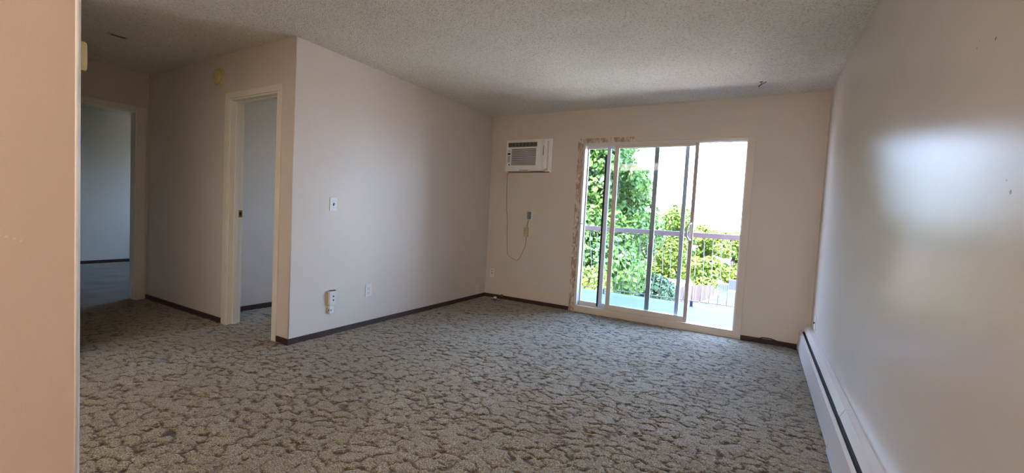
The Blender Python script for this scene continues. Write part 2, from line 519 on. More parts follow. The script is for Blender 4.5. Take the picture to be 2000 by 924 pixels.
# hall wall holding the first door
C0, C1, CT = -4.165, -3.428, 2.045
struct('wall_hall', MB().box(XG - 0.12, C0, YN, YN + 0.12, -0.012, H).box(C0, C1, YN, YN + 0.12, CT, H).box(C1, XA - 0.1, YN, YN + 0.12, -0.012, H), M['paint'])
# end of the hall holding the second door
G0, G1, GT = 1.20, 2.015, 2.022
struct('wall_hall_end', MB().box(XG - 0.12, XG, 0.9, G0, -0.012, H).box(XG - 0.12, XG, G0, G1, GT, H).box(XG - 0.12, XG, G1, YN, -0.012, H), M['paint'])
struct('wall_hall_near', MB().box(XG, -3.96, 0.94, 1.06, -0.012, H), M['paint'])
struct('wall_kitchen', MB().box(-4.08, -3.96, -2.6, 0.94, -0.012, H), M['paint'])
struct('wall_near', MB().box(-3.96, XD, -2.64, -2.52, -0.012, H), M['paint'])
# partition right beside the camera
struct('wall_near_left', MB().box(-1.42, -1.3, -2.52, 0.347, -0.012, H, 0.003), M['paint_pink'])
M['bead'] = mat('white chipped corner bead', (240, 236, 230), 0.4, vary=(25, 0.12))
struct('trim_1', MB().cyl((-1.3065, 0.3455, 0), (-1.3065, 0.3455, H), 0.0075, seg=12), M['bead'], True)
struct('trim_2', MB().cyl((XA - 0.0045, YN + 0.0045, 0.0), (XA - 0.0045, YN + 0.0045, H), 0.0055, seg=12), M['trim'], True)
# bedroom behind the hall door and small room behind the first door
struct('wall_bedroom', MB().box(-9.26, -9.14, -0.6, YB, -0.012, H).box(-9.14, XG - 0.12, -0.72, -0.6, -0.012, H).box(XG - 0.12, XG, -0.72, 0.9, -0.012, H), M['paint'])
struct('wall_closet', MB().box(-4.67, -4.55, YN + 0.12, YB, -0.012, H), M['paint'])

# baseboards (dark vinyl strip)
BH, BT = 0.047, 0.011
struct('baseboard_left', MB().box(XA, XA + BT, YN - 0.004, YB, -0.008, BH), M['base'])
struct('baseboard_far', MB().box(XA + BT, -1.978, YB - BT, YB, -0.008, BH).box(-0.106, 0.372, YB - BT, YB, -0.008, BH), M['base'])
struct('baseboard_hall', MB().box(XG, -4.222, YN - BT, YN, -0.008, BH).box(-3.370, XA + BT, YN - BT, YN, -0.008, BH), M['base'])
struct('baseboard_bedroom', MB().box(-9.14, -9.13, -0.6, YB, -0.008, 0.05), M['base'])
struct('baseboard_closet', MB().box(-4.55, -4.54, YN + 0.12, YB, -0.008, 0.05), M['base'])

# ------------------------------------------------------------------ interior door frames
def empty_struct(name, loc):
    o = bpy.data.objects.new(name, None); COL.objects.link(o); o.location = loc; o['kind'] = 'structure'; return o
d1 = empty_struct('door_1', (-3.8, YN, 0))
tm = M['trim_hall']
MB().box(-4.221, C0 + 0.004, YN - 0.014, YN, -0.005, CT - 0.004, 0.003).build('casing', tm, d1)
MB().box(C1 - 0.004, -3.372, YN - 0.014, YN, -0.005, CT - 0.004, 0.003).build('casing', tm, d1)
MB().box(-4.221, -3.372, YN - 0.014, YN, CT - 0.004, 2.093, 0.003).build('casing', tm, d1)
MB().box(C0, C0 + 0.018, YN, YN + 0.12, -0.005, CT).build('jamb', tm, d1)
MB().box(C1 - 0.018, C1, YN, YN + 0.12, -0.005, CT).build('jamb', tm, d1)
MB().box(C0 + 0.018, C1 - 0.018, YN, YN + 0.12, CT - 0.018, CT).build('jamb_head', tm, d1)
s = MB().box(C0 + 0.018, C0 + 0.030, YN + 0.045, YN + 0.08, -0.005, CT - 0.018, 0.002)
s.box(C1 - 0.030, C1 - 0.018, YN + 0.045, YN + 0.08, -0.005, CT - 0.018, 0.002)
s.box(C0 + 0.030, C1 - 0.030, YN + 0.045, YN + 0.08, CT - 0.030, CT - 0.018, 0.002)
s.build('door_stop', tm, d1)
sp = MB().box(C0 + 0.018, C0 + 0.0205, YN + 0.082, YN + 0.118, 0.985, 1.05).build('strike_plate', M['brass'], d1)
MB().box(C0 + 0.0205, C0 + 0.0212, YN + 0.092, YN + 0.108, 1.0, 1.032).build('latch_hole', M['dark'], sp)
for zz in (0.3, 1.72):   # emptied hinge leaves on the right jamb
    MB().box(C1 - 0.0205, C1 - 0.018, YN + 0.086, YN + 0.118, zz, zz + 0.09).build('hinge_leaf', M['brass'], d1)

d2 = empty_struct('door_2', (XG, 1.6, 0))
MB().box(XG, XG + 0.014, G1 - 0.004, 2.087, -0.005, GT - 0.004, 0.003).build('casing', tm, d2)
MB().box(XG, XG + 0.014, 1.13, G0 + 0.004, -0.005, GT - 0.004, 0.003).build('casing', tm, d2)
MB().box(XG, XG + 0.014, 1.13, 2.087, GT - 0.004, 2.074, 0.003).build('casing', tm, d2)
MB().box(XG - 0.12, XG, G1 - 0.016, G1, -0.005, GT).build('jamb', tm, d2)
MB().box(XG - 0.12, XG, G0, G0 + 0.016, -0.005, GT).build('jamb', tm, d2)
MB().box(XG - 0.12, XG, G0 + 0.016, G1 - 0.016, GT - 0.016, GT).build('jamb_head', tm, d2)

# ------------------------------------------------------------------ sliding patio door
pd = empty_struct('door_3', (-1.04, YB, 0))
# casing: left leg and left part of the head peel
MB().box(-1.977, DL + 0.004, YB - 0.012, YB, -0.005, 2.042, 0.002).build('casing', M['peel'], pd, label='casing leg with flaking paint')
MB().box(-1.977, -1.30, YB - 0.012, YB, 2.042, 2.094, 0.002).build('casing', M['peel'], pd, label='casing head piece with flaking paint')
MB().box(-1.30, -0.108, YB - 0.012, YB, 2.042, 2.094, 0.002).build('casing', M['trim'], pd)
MB().box(DR - 0.004, -0.108, YB - 0.012, YB, -0.005, 2.042, 0.002).build('casing', M['trim'], pd)
# frame of the door unit
V = M['vinyl']
MB().box(DL, DL + 0.028, YB, YB + 0.15, 0.0, DT).build('frame_jamb', V, pd)
MB().box(DR - 0.014, DR, YB, YB + 0.15, 0.0, DT).build('frame_jamb', V, pd)
MB().box(DL + 0.028, DR - 0.014, YB, YB + 0.15, DT - 0.016, DT).build('frame_head', V, pd)
MB().box(DL, DR, YB - 0.006, YB + 0.012, -0.004, 0.078, 0.003).build('sill_board', M['trim'], pd)
sl = MB().box(DL + 0.028, DR - 0.014, YB + 0.012, YB + 0.15, -0.004, 0.062)
for yy in (0.028, 0.068, 0.108):
    sl.box(DL + 0.028, DR - 0.014, YB + yy, YB + yy + 0.004, 0.062, 0.074)
sl.build('sill_track', V, pd)
hg = MB()
for yy in (0.018, 0.05, 0.09):
    hg.box(DL + 0.028, DR - 0.014, YB + yy - 0.004, YB + yy, DT - 0.028, DT - 0.016)
hg.build('head_track', V, pd)

def panel(name, x0, x1, yc, z0, z1, wl, wr, wt_, wb, fm, label, th=0.026, gy=0.0, side=None):
    t = thing(name, ((x0 + x1) / 2, yc, z0), label, 'door panel')
    MB().box(x0, x0 + wl, yc - th / 2, yc + th / 2, z0, z1, 0.002).build('stile', fm, t)
    MB().box(x1 - wr, x1, yc - th / 2, yc + th / 2, z0, z1, 0.002).build('stile', side or fm, t)
    MB().box(x0 + wl, x1 - wr, yc - th / 2, yc + th / 2, z1 - wt_, z1, 0.002).build('top_rail', fm, t)
    MB().box(x0 + wl, x1 - wr, yc - th / 2, yc + th / 2, z0, z0 + wb, 0.002).build('bottom_rail', fm, t)
    MB().box(x0 + wl - 0.005, x1 - wr + 0.005, yc - 0.002, yc + 0.002, z0 + wb - 0.005, z1 - wt_ + 0.005).build('pane', M['glass'], t)
    return t
ps1 = panel('sliding_door_panel', -1.532, -0.627, YB + 0.034, 0.076, 2.018, 0.050, 0.038, 0.042, 0.060, M['trim'],
            'innermost sliding glass panel with off-white frame and pull handle', side=M['trim_grey'])
# pull handle on the inner panel
hp = MB().tube([(-0.648, YB + 0.021, 1.15), (-0.664, YB - 0.012, 1.14), (-0.680, YB - 0.028, 1.115), (-0.683, YB - 0.032, 1.06),
                (-0.680, YB - 0.028, 1.005), (-0.664, YB - 0.012, 0.98), (-0.648, YB + 0.021, 0.97)], 0.0105)
hnd = hp.build('pull_handle', V, ps1, True)
MB().box(-0.668, -0.640, YB + 0.014, YB + 0.022, 0.955, 1.165, 0.003).build('escutcheon', V, hnd)
ps2 = panel('sliding_door_panel', -1.633, -0.725, YB + 0.076, 0.076, 2.010, 0.043, 0.041, 0.034, 0.056, M['vinyl_glare_blue'],
            'middle sliding glass panel with stiles tinted pale blue for glare and black weatherstrip on its left')
MB().box(-1.655, -1.634, YB + 0.067, YB + 0.085, 0.086, 1.905).build('weatherstrip', M['black_strip'], ps2, label='black weatherstrip')
ps3 = panel('fixed_door_panel', DL + 0.028, -1.048, YB + 0.116, 0.070, 2.014, 0.010, 0.049, 0.030, 0.050, V,
            'outer fixed glass panel filling the left half of the patio door', side=M['alu'])
lt = MB().box(-1.898, -1.862, YB - 0.004, YB + 0.004, 1.067, 1.079).build('door_latch_pin', M['chrome'])
tag(lt, 'small metal latch pin on the left jamb of the patio door', 'latch')

# ------------------------------------------------------------------ bedroom windows (never in direct view; they light those rooms)
def unseen_window(name, x0, x1, z0, z1):
    t = empty_struct(name, ((x0 + x1) / 2, YB, z0))
    w = MB()
    w.box(x0, x0 + 0.04, YB + 0.05, YB + 0.1, z0, z1).box(x1 - 0.04, x1, YB + 0.05, YB + 0.1, z0, z1)
    w.box(x0 + 0.04, x1 - 0.04, YB + 0.05, YB + 0.1, z0, z0 + 0.04).box(x0 + 0.04, x1 - 0.04, YB + 0.05, YB + 0.1, z1 - 0.04, z1)
    w.build('window_frame', V, t)
    MB().box(x0 + 0.035, x1 - 0.035, YB + 0.073, YB + 0.077, z0 + 0.035, z1 - 0.035).build('pane', M['glass'], t)
unseen_window('window_1', -8.9, -7.1, 1.15, 2.1)
unseen_window('window_2', -4.45, -3.45, 1.0, 2.1)

# ------------------------------------------------------------------ air conditioner
ac = thing('air_conditioner', (-2.65, YB, 1.9), 'white through-the-wall air conditioner left of the patio door', 'air conditioner')
W = M['ac_white']
pl = MB()
pl.box(-2.985, -2.93, YB - 0.010, YB, 1.690, 2.116, 0.003); pl.box(-2.37, -2.316, YB - 0.010, YB, 1.690, 2.116, 0.003)
pl.box(-2.93, -2.37, YB - 0.010, YB, 2.08, 2.116, 0.003); pl.box(-2.93, -2.37, YB - 0.010, YB, 1.690, 1.715, 0.003)
pl.build('mounting_flange', W, ac)
MB().box(-2.925, -2.375, YB - 0.045, YB + 0.30, 1.733, 2.076, 0.004).build('sleeve', M['ac_white'], ac)
# front casing: outline in x/y with a curved right cheek, extruded in z
yf = YB - 0.125
prof = [(-2.925, YB - 0.03), (-2.925, yf + 0.02), (-2.915, yf + 0.006), (-2.90, yf)]
prof += [(-2.455, yf)]
for k in range(1, 7):
    a = k / 6 * PI / 2
    prof.append((-2.455 + 0.042 * math.sin(a), yf + 0.062 * (1 - math.cos(a))))
prof += [(-2.395, YB - 0.03)]
body = MB().prism(prof, 2, 1.718, 2.078)
bmesh.ops.bevel(body.bm, geom=[e for e in body.bm.edges if abs(e.verts[0].co.z - e.verts[1].co.z) < 1e-5], offset=0.006, segments=2, affect='EDGES')
fc = body.build('front_cover', W, ac)
# upper discharge louvre
vx0, vx1, vz0, vz1 = -2.885, -2.475, 2.002, 2.058
vent = MB().box(vx0, vx1, yf - 0.0015, yf, vz0, vz1).build('discharge_vent', M['dark'], ac)
for k in range(4):
    MB().box(vx0, vx1, yf - 0.006, yf - 0.001, vz0 + 0.006 + k * 0.0135, vz0 + 0.0095 + k * 0.0135).build('vent_blade', M['ac_grey'], vent)
for k in range(9):
    xx = vx0 + (vx1 - vx0) * k / 8
    MB().box(xx - 0.002, xx + 0.002, yf - 0.005, yf - 0.0015, vz0, vz1).build('vent_vane', M['ac_grey'], vent)
# intake grille
gx0, gx1, gz0, gz1 = -2.835, -2.485, 1.768, 1.985
gr = MB().box(gx0, gx1, yf - 0.0015, yf, gz0, gz1).build('intake_grille', M['dark'], ac)
blade0 = None
for k in range(17):
    zz = gz0 + 0.002 + k * (gz1 - gz0 - 0.008) / 16
    if blade0 is None:
        blade0 = MB().box(gx0, gx1, yf - 0.006, yf - 0.001, zz, zz + 0.0055).build('grille_slat', W, gr)
    else:
        o = blade0.copy(); COL.objects.link(o); o.location.z = blade0.location.z + k * (gz1 - gz0 - 0.008) / 16
# controls
MB().box(-2.893, -2.852, yf - 0.0025, yf, 1.905, 1.928).build('display', M['black'], ac, label='black display window')
kp = MB().box(-2.891, -2.853, yf - 0.0015, yf, 1.810, 1.892, 0.0005).build('control_pad', M['ac_grey'], ac)
for k in range(4):
    for s_ in (-1, 1):
        MB().cyl((-2.872 + s_ * 0.009, yf - 0.0015, 1.823 + k * 0.019), (-2.872 + s_ * 0.009, yf - 0.004, 1.823 + k * 0.019), 0.006, seg=10).build('button', W, kp)
MB().box(-2.872, -2.860, yf - 0.002, yf, 1.768, 1.790).build('remote_sensor', M['black'], ac)
bdg = MB()
bdg.box(-2.884, -2.878, yf - 0.0015, yf, 1.951, 1.957).box(-2.876, -2.868, yf - 0.0015, yf, 1.951, 1.960).box(-2.866, -2.856, yf - 0.0015, yf, 1.952, 1.959)
bdg.build('badge', M['black'], ac)
sv = MB().box(-2.4135, -2.4105, YB - 0.068, YB - 0.048, 1.90, 2.02).rot(Matrix.Identity(4))
sv.build('side_vent', M['dark'], ac)
MB().box(-2.93, -2.72, yf + 0.01, YB - 0.01, 1.700, 1.718, 0.004).build('bottom_tray', W, ac)
MB().box(-2.60, -2.40, yf + 0.02, YB - 0.01, 1.704, 1.718, 0.004).build('bottom_tray', W, ac)
MB().box(-2.93, -2.34, YB - 0.02, YB - 0.005, 1.692, 1.700).build('foam_gap', M['dark'], ac)

# power cord with its safety plug
cp = [(-2.950, YB - 0.006, 1.688), (-2.952, YB - 0.005, 1.45), (-2.945, YB - 0.005, 1.25), (-2.925, YB - 0.006, 1.14), (-2.915, YB - 0.006, 1.05), (-2.905, YB - 0.006, 0.80),
      (-2.893, YB - 0.007, 0.66), (-2.885, YB - 0.008, 0.61), (-2.84, YB - 0.010, 0.575), (-2.775, YB - 0.012, 0.545), (-2.735, YB - 0.013, 0.537), (-2.705, YB - 0.014, 0.56),
      (-2.66, YB - 0.016, 0.65), (-2.622, YB - 0.02, 0.74), (-2.612, YB - 0.022, 0.80), (-2.612, YB - 0.024, 0.868)]
cd_ = thing('power_cord', (-2.8, YB, 0.55), 'thin taupe air conditioner cord looping down the wall to its plug', 'cord')
MB().tube(cp, 0.0034).build('cable', M['cord'], cd_, True)
tp = MB().box(-2.648, -2.590, YB - 0.040, YB - 0.006, 0.866, 0.985, 0.006).build('safety_plug', M['cream_plastic'], cd_)
for k in range(5):
    MB().box(-2.642, -2.600, YB - 0.0425, YB - 0.040, 0.895 + k * 0.017, 0.901 + k * 0.017).build('ridge', M['grey_plug'], tp)
MB().tube([(-2.612, YB - 0.024, 0.983), (-2.600, YB - 0.024, 1.03), (-2.590, YB - 0.03, 1.075), (-2.585, YB - 0.03, 1.095)], 0.0045).build('plug_lead', M['cord'], cd_, True)
MB().box(-2.603, -2.566, YB - 0.046, YB - 0.0085, 1.092, 1.185, 0.006).build('plug_body', M['grey_plug'], cd_, label='grey plug body')

# ------------------------------------------------------------------ electrical plates
def duplex(name, wall, a, z, label, group=None, w=0.074, h=0.118):
    """wall 'A' (faces +x), 'B' (faces -y), 'D' (faces -x); a = position along the wall, z = centre"""
    def bx(mb, u0, u1, d0, d1, z0, z1, bev=0):
        if wall == 'A': return mb.box(XA + d0, XA + d1, a + u0, a + u1, z + z0, z + z1, bev)
        if wall == 'B': return mb.box(a + u0, a + u1, YB - d1, YB - d0, z + z0, z + z1, bev)
        return mb.box(XD - d1, XD - d0, a + u0, a + u1, z + z0, z + z1, bev)
    loc = {'A': (XA, a, z), 'B': (a, YB, z), 'D': (XD, a, z)}[wall]
    t = thing(name, loc, label, 'outlet' if 'outlet' in name else 'plate', group)
    bx(MB(), -w / 2, w / 2, 0, 0.006, -h / 2, h / 2, 0.002).build('cover_plate', M['white_plastic'], t)
    return t, bx
def sockets(t, bx):
    for s_ in (-1, 1):
        r = bx(MB(), -0.016, 0.016, 0.006, 0.009, s_ * 0.022 - 0.014, s_ * 0.022 + 0.014, 0.001).build('receptacle', M['white_plastic'], t)
        sl_ = bx(MB(), -0.009, -0.006, 0.009, 0.0094, s_ * 0.022 - 0.004, s_ * 0.022 + 0.007)
        bx(sl_, 0.006, 0.009, 0.009, 0.0094, s_ * 0.022 - 0.004, s_ * 0.022 + 0.007)
        bx(sl_, -0.003, 0.003, 0.009, 0.0094, s_ * 0.022 - 0.011, s_ * 0.022 - 0.006)
        sl_.build('slot', M['black'], r)
    bx(MB(), -0.002, 0.002, 0.006, 0.008, -0.002, 0.002).build('screw', M['chrome'], t)

t, bx = duplex('wall_outlet', 'A', 2.926, 0.340, 'white duplex outlet low on the bright left wall, right of the two small boxes')
sockets(t, bx)
t, bx = duplex('wall_outlet', 'A', 4.805, 0.115, 'beige-white outlet just above the baseboard in the far left corner')
sockets(t, bx)
t, bx = duplex('coax_plate', 'B', -3.112, 0.334, 'white coax plate low on the far wall beside the corner')
for dz in (0.030, -0.004):
    bx(MB(), -0.006, 0.006, 0.006, 0.012, dz - 0.006, dz + 0.006, 0.001).build('coax_jack', M['dark'] if dz < 0 else M['chrome'], t)
t, bx = duplex('wall_outlet', 'B', -2.571, 1.140, 'white outlet at mid height on the far wall with a grey plug in it')
sockets(t, bx)
t, bx = duplex('light_switch', 'A', 2.498, 1.151, 'white light switch at shoulder height on the bright left wall')
t['category'] = 'light switch'
bx(MB(), -0.0055, 0.0055, 0.006, 0.0072, -0.013, 0.013).build('toggle_slot', M['dark'], t)
bx(MB(), -0.0042, 0.0042, 0.006, 0.018, 0.000, 0.010, 0.001).build('toggle', M['grey_plug'], t)
for dz in (-0.03, 0.03):
    bx(MB(), -0.002, 0.002, 0.006, 0.0075, dz - 0.002, dz + 0.002).build('screw', M['chrome'], t)
t, bx = duplex('coax_plate', 'D', 4.66, 0.335, 'white coax plate above the baseboard heater on the right wall')
bx(MB(), -0.006, 0.006, 0.006, 0.016, -0.006, 0.006, 0.001).build('coax_jack', M['dark'], t)

# surface mounted box with two sockets, leaning slightly off the wall
t = thing('surface_box', (XA, 2.505, 0.33), 'white surface box with two round sockets left of the outlet, above the small jack', 'electrical box')
mtx = Matrix.Translation((XA, 2.505, 0.33)) @ Matrix.Rotation(math.radians(-4), 4, 'Z') @ Matrix.Translation((-XA, -2.505, -0.33))
MB().box(XA + 0.004, XA + 0.034, 2.474, 2.536, 0.268, 0.392, 0.004).rot(mtx).build('box', M['white_plastic'], t)
MB().box(XA + 0.006, XA + 0.033, 2.476, 2.534, 0.392, 0.397, 0.001).rot(mtx).build('top_cap', M['black'], t, label='black top edge')
for dz in (0.312, 0.345):
    MB().cyl((XA + 0.032, 2.508, dz), (XA + 0.0365, 2.508, dz), 0.0065, seg=12).rot(mtx).build('socket', M['dark'], t)
MB().box(XA, XA + 0.006, 2.480, 2.530, 0.275, 0.385).build('back_plate', M['rust'], t)
t = thing('phone_jack', (XA, 2.498, 0.222), 'small white phone jack box just above the baseboard, under the surface box', 'phone jack')
MB().box(XA, XA + 0.026, 2.478, 2.520, 0.194, 0.250, 0.003).build('jack_body', M['white_plastic'], t)
MB().box(XA + 0.012, XA + 0.0205, 2.4775, 2.4785, 0.214, 0.232).build('jack_hole', M['black'], t)
MB().box(XA + 0.026, XA + 0.0268, 2.488, 2.496, 0.216, 0.229).build('jack_hole', M['black'], t)

# ------------------------------------------------------------------ smoke detector, door chime, ceiling vent, hook
t = thing('smoke_detector', (-4.343, YN, 2.25), 'round cream smoke detector high on the hall wall left of the door', 'smoke detector')
MB().lathe([(0.0845, 0), (0.0845, 0.012), (0.080, 0.016)], (-4.343, YN, 2.25), (0, -1, 0)).build('base', M['cream_plastic'], t, False)
cv = MB().lathe([(0.066, 0.016), (0.066, 0.030), (0.058, 0.040), (0.040, 0.044), (0.001, 0.045)], (-4.343, YN, 2.25), (0, -1, 0)).build('cover', M['cream_plastic'], t, False)
MB().lathe([(0.022, 0.044), (0.022, 0.048), (0.018, 0.050)], (-4.343, YN, 2.25), (0, -1, 0), 16).build('test_button', M['cream_plastic'], cv)

t = thing('door_chime', (-4.06, 1.06, 2.05), 'cream door chime box high on the hall wall past the near partition', 'door chime')
MB().box(-4.15, -3.985, 1.06, 1.068, 1.955, 2.150).build('back_plate', M['white_plastic'], t)
MB().prism([(1.068, 1.958), (1.098, 1.958), (1.106, 1.972), (1.108, 2.05), (1.106, 2.135), (1.098, 2.146), (1.068, 2.146)], 0, -4.145, -3.98).build('cover', M['cream_plastic'], t)

t = thing('ceiling_vent', (-4.665, 1.48, H), 'small rusty slotted plate on the hall ceiling', 'vent')
MB().box(-4.695, -4.635, 1.418, 1.545, H - 0.004, H, 0.001).build('plate', M['cream_plastic'], t)
MB().box(-4.680, -4.650, 1.440, 1.535, H - 0.0055, H - 0.004).build('slot', M['rust'], t)

t = thing('ceiling_hook', (-0.094, 4.51, H), 'small bent brown hook in the ceiling above the patio door', 'hook')
MB().lathe([(0.016, 0.0), (0.014, 0.002)], (-0.094, 4.51, H), (0, 0, -1), 12).build('chipped_patch', M['rust'], t)
MB().tube([(-0.094, 4.51, H), (-0.092, 4.505, H - 0.022), (-0.108, 4.50, H - 0.034), (-0.112, 4.49, H - 0.048), (-0.080, 4.46, H - 0.030), (-0.055, 4.45, H - 0.020)],
          0.0032, 6).build('hook_wire', M['rust'], t, True)

# ------------------------------------------------------------------ little metal fitting on the carpet in the corner, dark cable by the door
t = thing('pipe_fitting', (-2.95, 4.84, 0.0), 'small chrome and brass pipe fitting lying on the carpet in the far corner', 'pipe fitting')
MB().lathe([(0.022, 0), (0.026, 0.006), (0.026, 0.016), (0.018, 0.020), (0.018, 0.030)], (-2.95, 4.84, 0.002), (0, 0, 1), 16).build('collar', M['chrome'], t)
MB().lathe([(0.024, 0), (0.024, 0.010), (0.020, 0.014)], (-2.95, 4.84, 0.032), (0, 0, 1), 8).build('cap', M['white_plastic'], t, label='cream cap')
MB().tube([(-2.975, 4.845, 0.018), (-3.0, 4.85, 0.018), (-3.01, 4.85, 0.012)], [0.012, 0.012, 0.015], 10).build('nozzle', M['chrome'], t, True)
MB().tube([(-2.925, 4.835, 0.018), (-2.90, 4.83, 0.018), (-2.885, 4.828, 0.010)], [0.012, 0.012, 0.015], 10).build('nozzle', M['chrome'], t, True)
t = MB().box(-2.945, -2.915, YB - 0.030, YB - 0.0112, 0.034, 0.062, 0.004).build('pipe_clip', M['rust'])
tag(t, 'tiny brown clip on top of the far baseboard behind the pipe fitting', 'clip')
t = MB().tube([(-0.100, 4.965, 0.006), (-0.02, 4.968, 0.012), (0.035, 4.975, 0.040), (0.09, 4.978, 0.060), (0.15, 4.978, 0.062), (0.21, 4.975, 0.048), (0.27, 4.965, 0.020), (0.34, 4.95, 0.008), (0.366, 4.93, 0.006)],
              0.0045).build('floor_cable', M['black_cord'], None, True)
tag(t, 'dark cable bowing over the baseboard right of the patio door', 'cable')

# ------------------------------------------------------------------ baseboard heater along the right wall
ht = thing('baseboard_heater', (0.42, 1.4, 0), 'long white baseboard heater along the foot of the right wall', 'heater')
Y0, Y1, YJ = -2.4, 4.985, 2.795
HM = M['heater']
MB().box(0.462, 0.468, Y0, Y1, 0.0, 0.245).build('back_plate', HM, ht)
for a, b_ in ((YJ + 0.002, Y1), (Y0, YJ - 0.002)):
    MB().prism([(0.373, 0.022), (0.376, 0.022), (0.386, 0.176), (0.398, 0.182), (0.403, 0.174), (0.406, 0.175), (0.400, 0.186), (0.382, 0.184)], 1, a, b_).build('front_panel', HM, ht)
    MB().prism([(0.414, 0.202), (0.416, 0.199), (0.436, 0.238), (0.462, 0.243), (0.462, 0.250), (0.434, 0.246)], 1, a, b_).build('top_hood', HM, ht)
MB().prism([(0.3715, 0.030), (0.3845, 0.186), (0.4005, 0.1885), (0.4055, 0.1775), (0.3995, 0.1865), (0.3855, 0.1835), (0.3735, 0.030)], 1, YJ - 0.035, YJ + 0.030).build('joint_cover', HM, ht)
MB().prism([(0.4125, 0.203), (0.433, 0.2478), (0.462, 0.2518), (0.462, 0.2505), (0.434, 0.2465), (0.414, 0.202)], 1, YJ - 0.02, YJ + 0.10).build('hood_joint_cover', HM, ht)
MB().prism([(0.404, 0.168), (0.424, 0.186), (0.423, 0.190), (0.402, 0.171)], 1, Y0 + 0.01, Y1 - 0.02).build('damper', M['fins'], ht, label='brown damper strip inside the slot')
MB().tube([(0.42, Y0 + 0.02, 0.10), (0.42, Y1 - 0.02, 0.10)], 0.012).build('heating_pipe', M['fins'], ht, True)
fn = MB()
yy = 0.9
while yy < 4.9:
    fn.box(0.388, 0.452, yy, yy + 0.001, 0.06, 0.145); yy += 0.03
o = fn.build('heating_fins', M['fins'], ht); o['kind'] = 'stuff'
MB().prism([(0.370, 0.0), (0.376, 0.0), (0.386, 0.186), (0.402, 0.188), (0.436, 0.25), (0.468, 0.252), (0.468, 0.0)], 1, Y1, Y1 + 0.013).build('end_cap', HM, ht)
MB().prism([(0.3735, 0.000), (0.3765, 0.000), (0.3775, 0.020), (0.3735, 0.020)], 1, Y0, 2.80).build('bottom_lip', M['vinyl_glare_blue'], ht)

# ------------------------------------------------------------------ added fill lamps, unseen behind the camera and the partition
def fill_globe(x, y, strength, label):
    t = thing('fill_globe_lamp', (x, y, H), label, 'lamp')
    MB().lathe([(0.06, 0), (0.06, 0.02), (0.05, 0.028)], (x, y, H), (0, 0, -1)).build('canopy', M['white_plastic'], t)
    MB().cyl((x, y, H - 0.02), (x, y, H - 0.30), 0.006).build('stem', M['chrome'], t)
    gm = mat('lit frosted glass', (255, 240, 224), 0.4)
    pb = gm.node_tree.nodes['Principled BSDF']
    pb.inputs['Emission Color'].default_value = (1.0, 0.90, 0.80, 1)
    pb.inputs['Emission Strength'].default_value = strength
    prof = [(max(0.002, 0.15 * math.sin(a)), 0.30 + 0.15 * (1 - math.cos(a))) for a in [k * PI / 12 for k in range(13)]]
    MB().lathe(prof, (x, y, H), (0, 0, -1)).build('globe_shade', gm, t, True)
fill_globe(-0.45, -1.7, 11.5, 'added fill lamp, a frosted globe pendant unseen behind the camera')
t = thing('fill_panel_light', (-2.6, -0.2, H), 'added fill light, a flush opal ceiling panel unseen behind the partition', 'lamp')  # unseen panel added to brighten the hall
MB().box(-3.42, -1.58, -1.02, 0.22, H - 0.03, H, 0.004).build('housing', M['white_plastic'], t)
gm = mat('lit opal diffuser', (255, 244, 230), 0.5)
gm.node_tree.nodes['Principled BSDF'].inputs['Emission Color'].default_value = (1.0, 0.90, 0.78, 1)
gm.node_tree.nodes['Principled BSDF'].inputs['Emission Strength'].default_value = 0.85
MB().box(-3.40, -1.60, -1.0, 0.2, H - 0.045, H - 0.031, 0.004).build('diffuser', gm, t)

# ------------------------------------------------------------------ outside: eave, balcony, yard
o = struct('roof', MB().box(-10.2, 1.6, -3.2, 5.75, H + 0.23, H + 0.42), M['stucco'])  # out of view; eave drawn out to shade the deck
gz = -6.0
bal = thing('balcony_deck', (-1.2, 5.9, -0.06), 'pale concrete balcony deck outside the patio door', 'balcony')
MB().box(-3.6, 1.4, YB + 0.152, 6.80, -0.20, -0.02).build('slab', M['concrete'], bal)
rl = thing('balcony_railing', (-1.2, 6.6, 0), 'dark brown topped balcony railing with thin bent iron balusters', 'railing')
YR = 6.60
MB().box(-3.5, 1.3, YR - 0.02, YR + 0.05, 0.952, 1.022, 0.004).build('top_rail', M['rail_brown'], rl)
MB().box(-3.5, 1.3, YR - 0.008, YR + 0.008, 0.050, 0.062).build('bottom_rail', M['iron'], rl)
b0 = None
for k in range(-14, 28):
    x = -0.337 - 0.1105 * k
    if b0 is None:
        xb = x
        b0 = MB().tube([(x, YR, 0.955), (x, YR + 0.03, 0.80), (x, YR + 0.155, 0.40), (x, YR + 0.15, 0.34), (x, YR, 0.058)], 0.0052, 6).build('baluster', M['iron'], rl, True)
    else:
        o = b0.copy(); COL.objects.link(o); o.location.x += x - xb
for x in (-3.4, -2.05, -0.775, 0.5, 1.25):
    MB().box(x - 0.018, x + 0.018, YR - 0.018, YR + 0.018, -0.02, 0.052).box(x - 0.03, x + 0.03, YR - 0.03, YR + 0.03, -0.02, -0.014).build('foot_post', M['iron_dark'], rl)
MB().box(-0.885, -0.835, YR - 0.035, YR - 0.02, 0.945, 1.035).build('rail_bracket', M['iron_dark'], rl, label='black bracket on the rail')
# building face under the balcony
struct('outer_wall', MB().box(-10.2, 1.6, 4.5, 5.14, gz, -0.23), M['stucco'])

struct('ground', MB().box(-160, 160, -60, 260, gz - 0.3, gz), M['path'])
lw = MB()
lw.prism([(-6.9, 34.8), (-4.75, 40.6), (-3.3, 46.4), (-3.4, 51.8), (8, 51.8), (8, 24), (-7.5, 24)], 2, gz, gz + 0.03)
lw.prism([(-40, 18), (-40, 49), (-11.5, 47), (-9.5, 34), (-12.5, 22)], 2, gz, gz + 0.03)
lw.build('lawn', M['grass'], None, kind='structure')

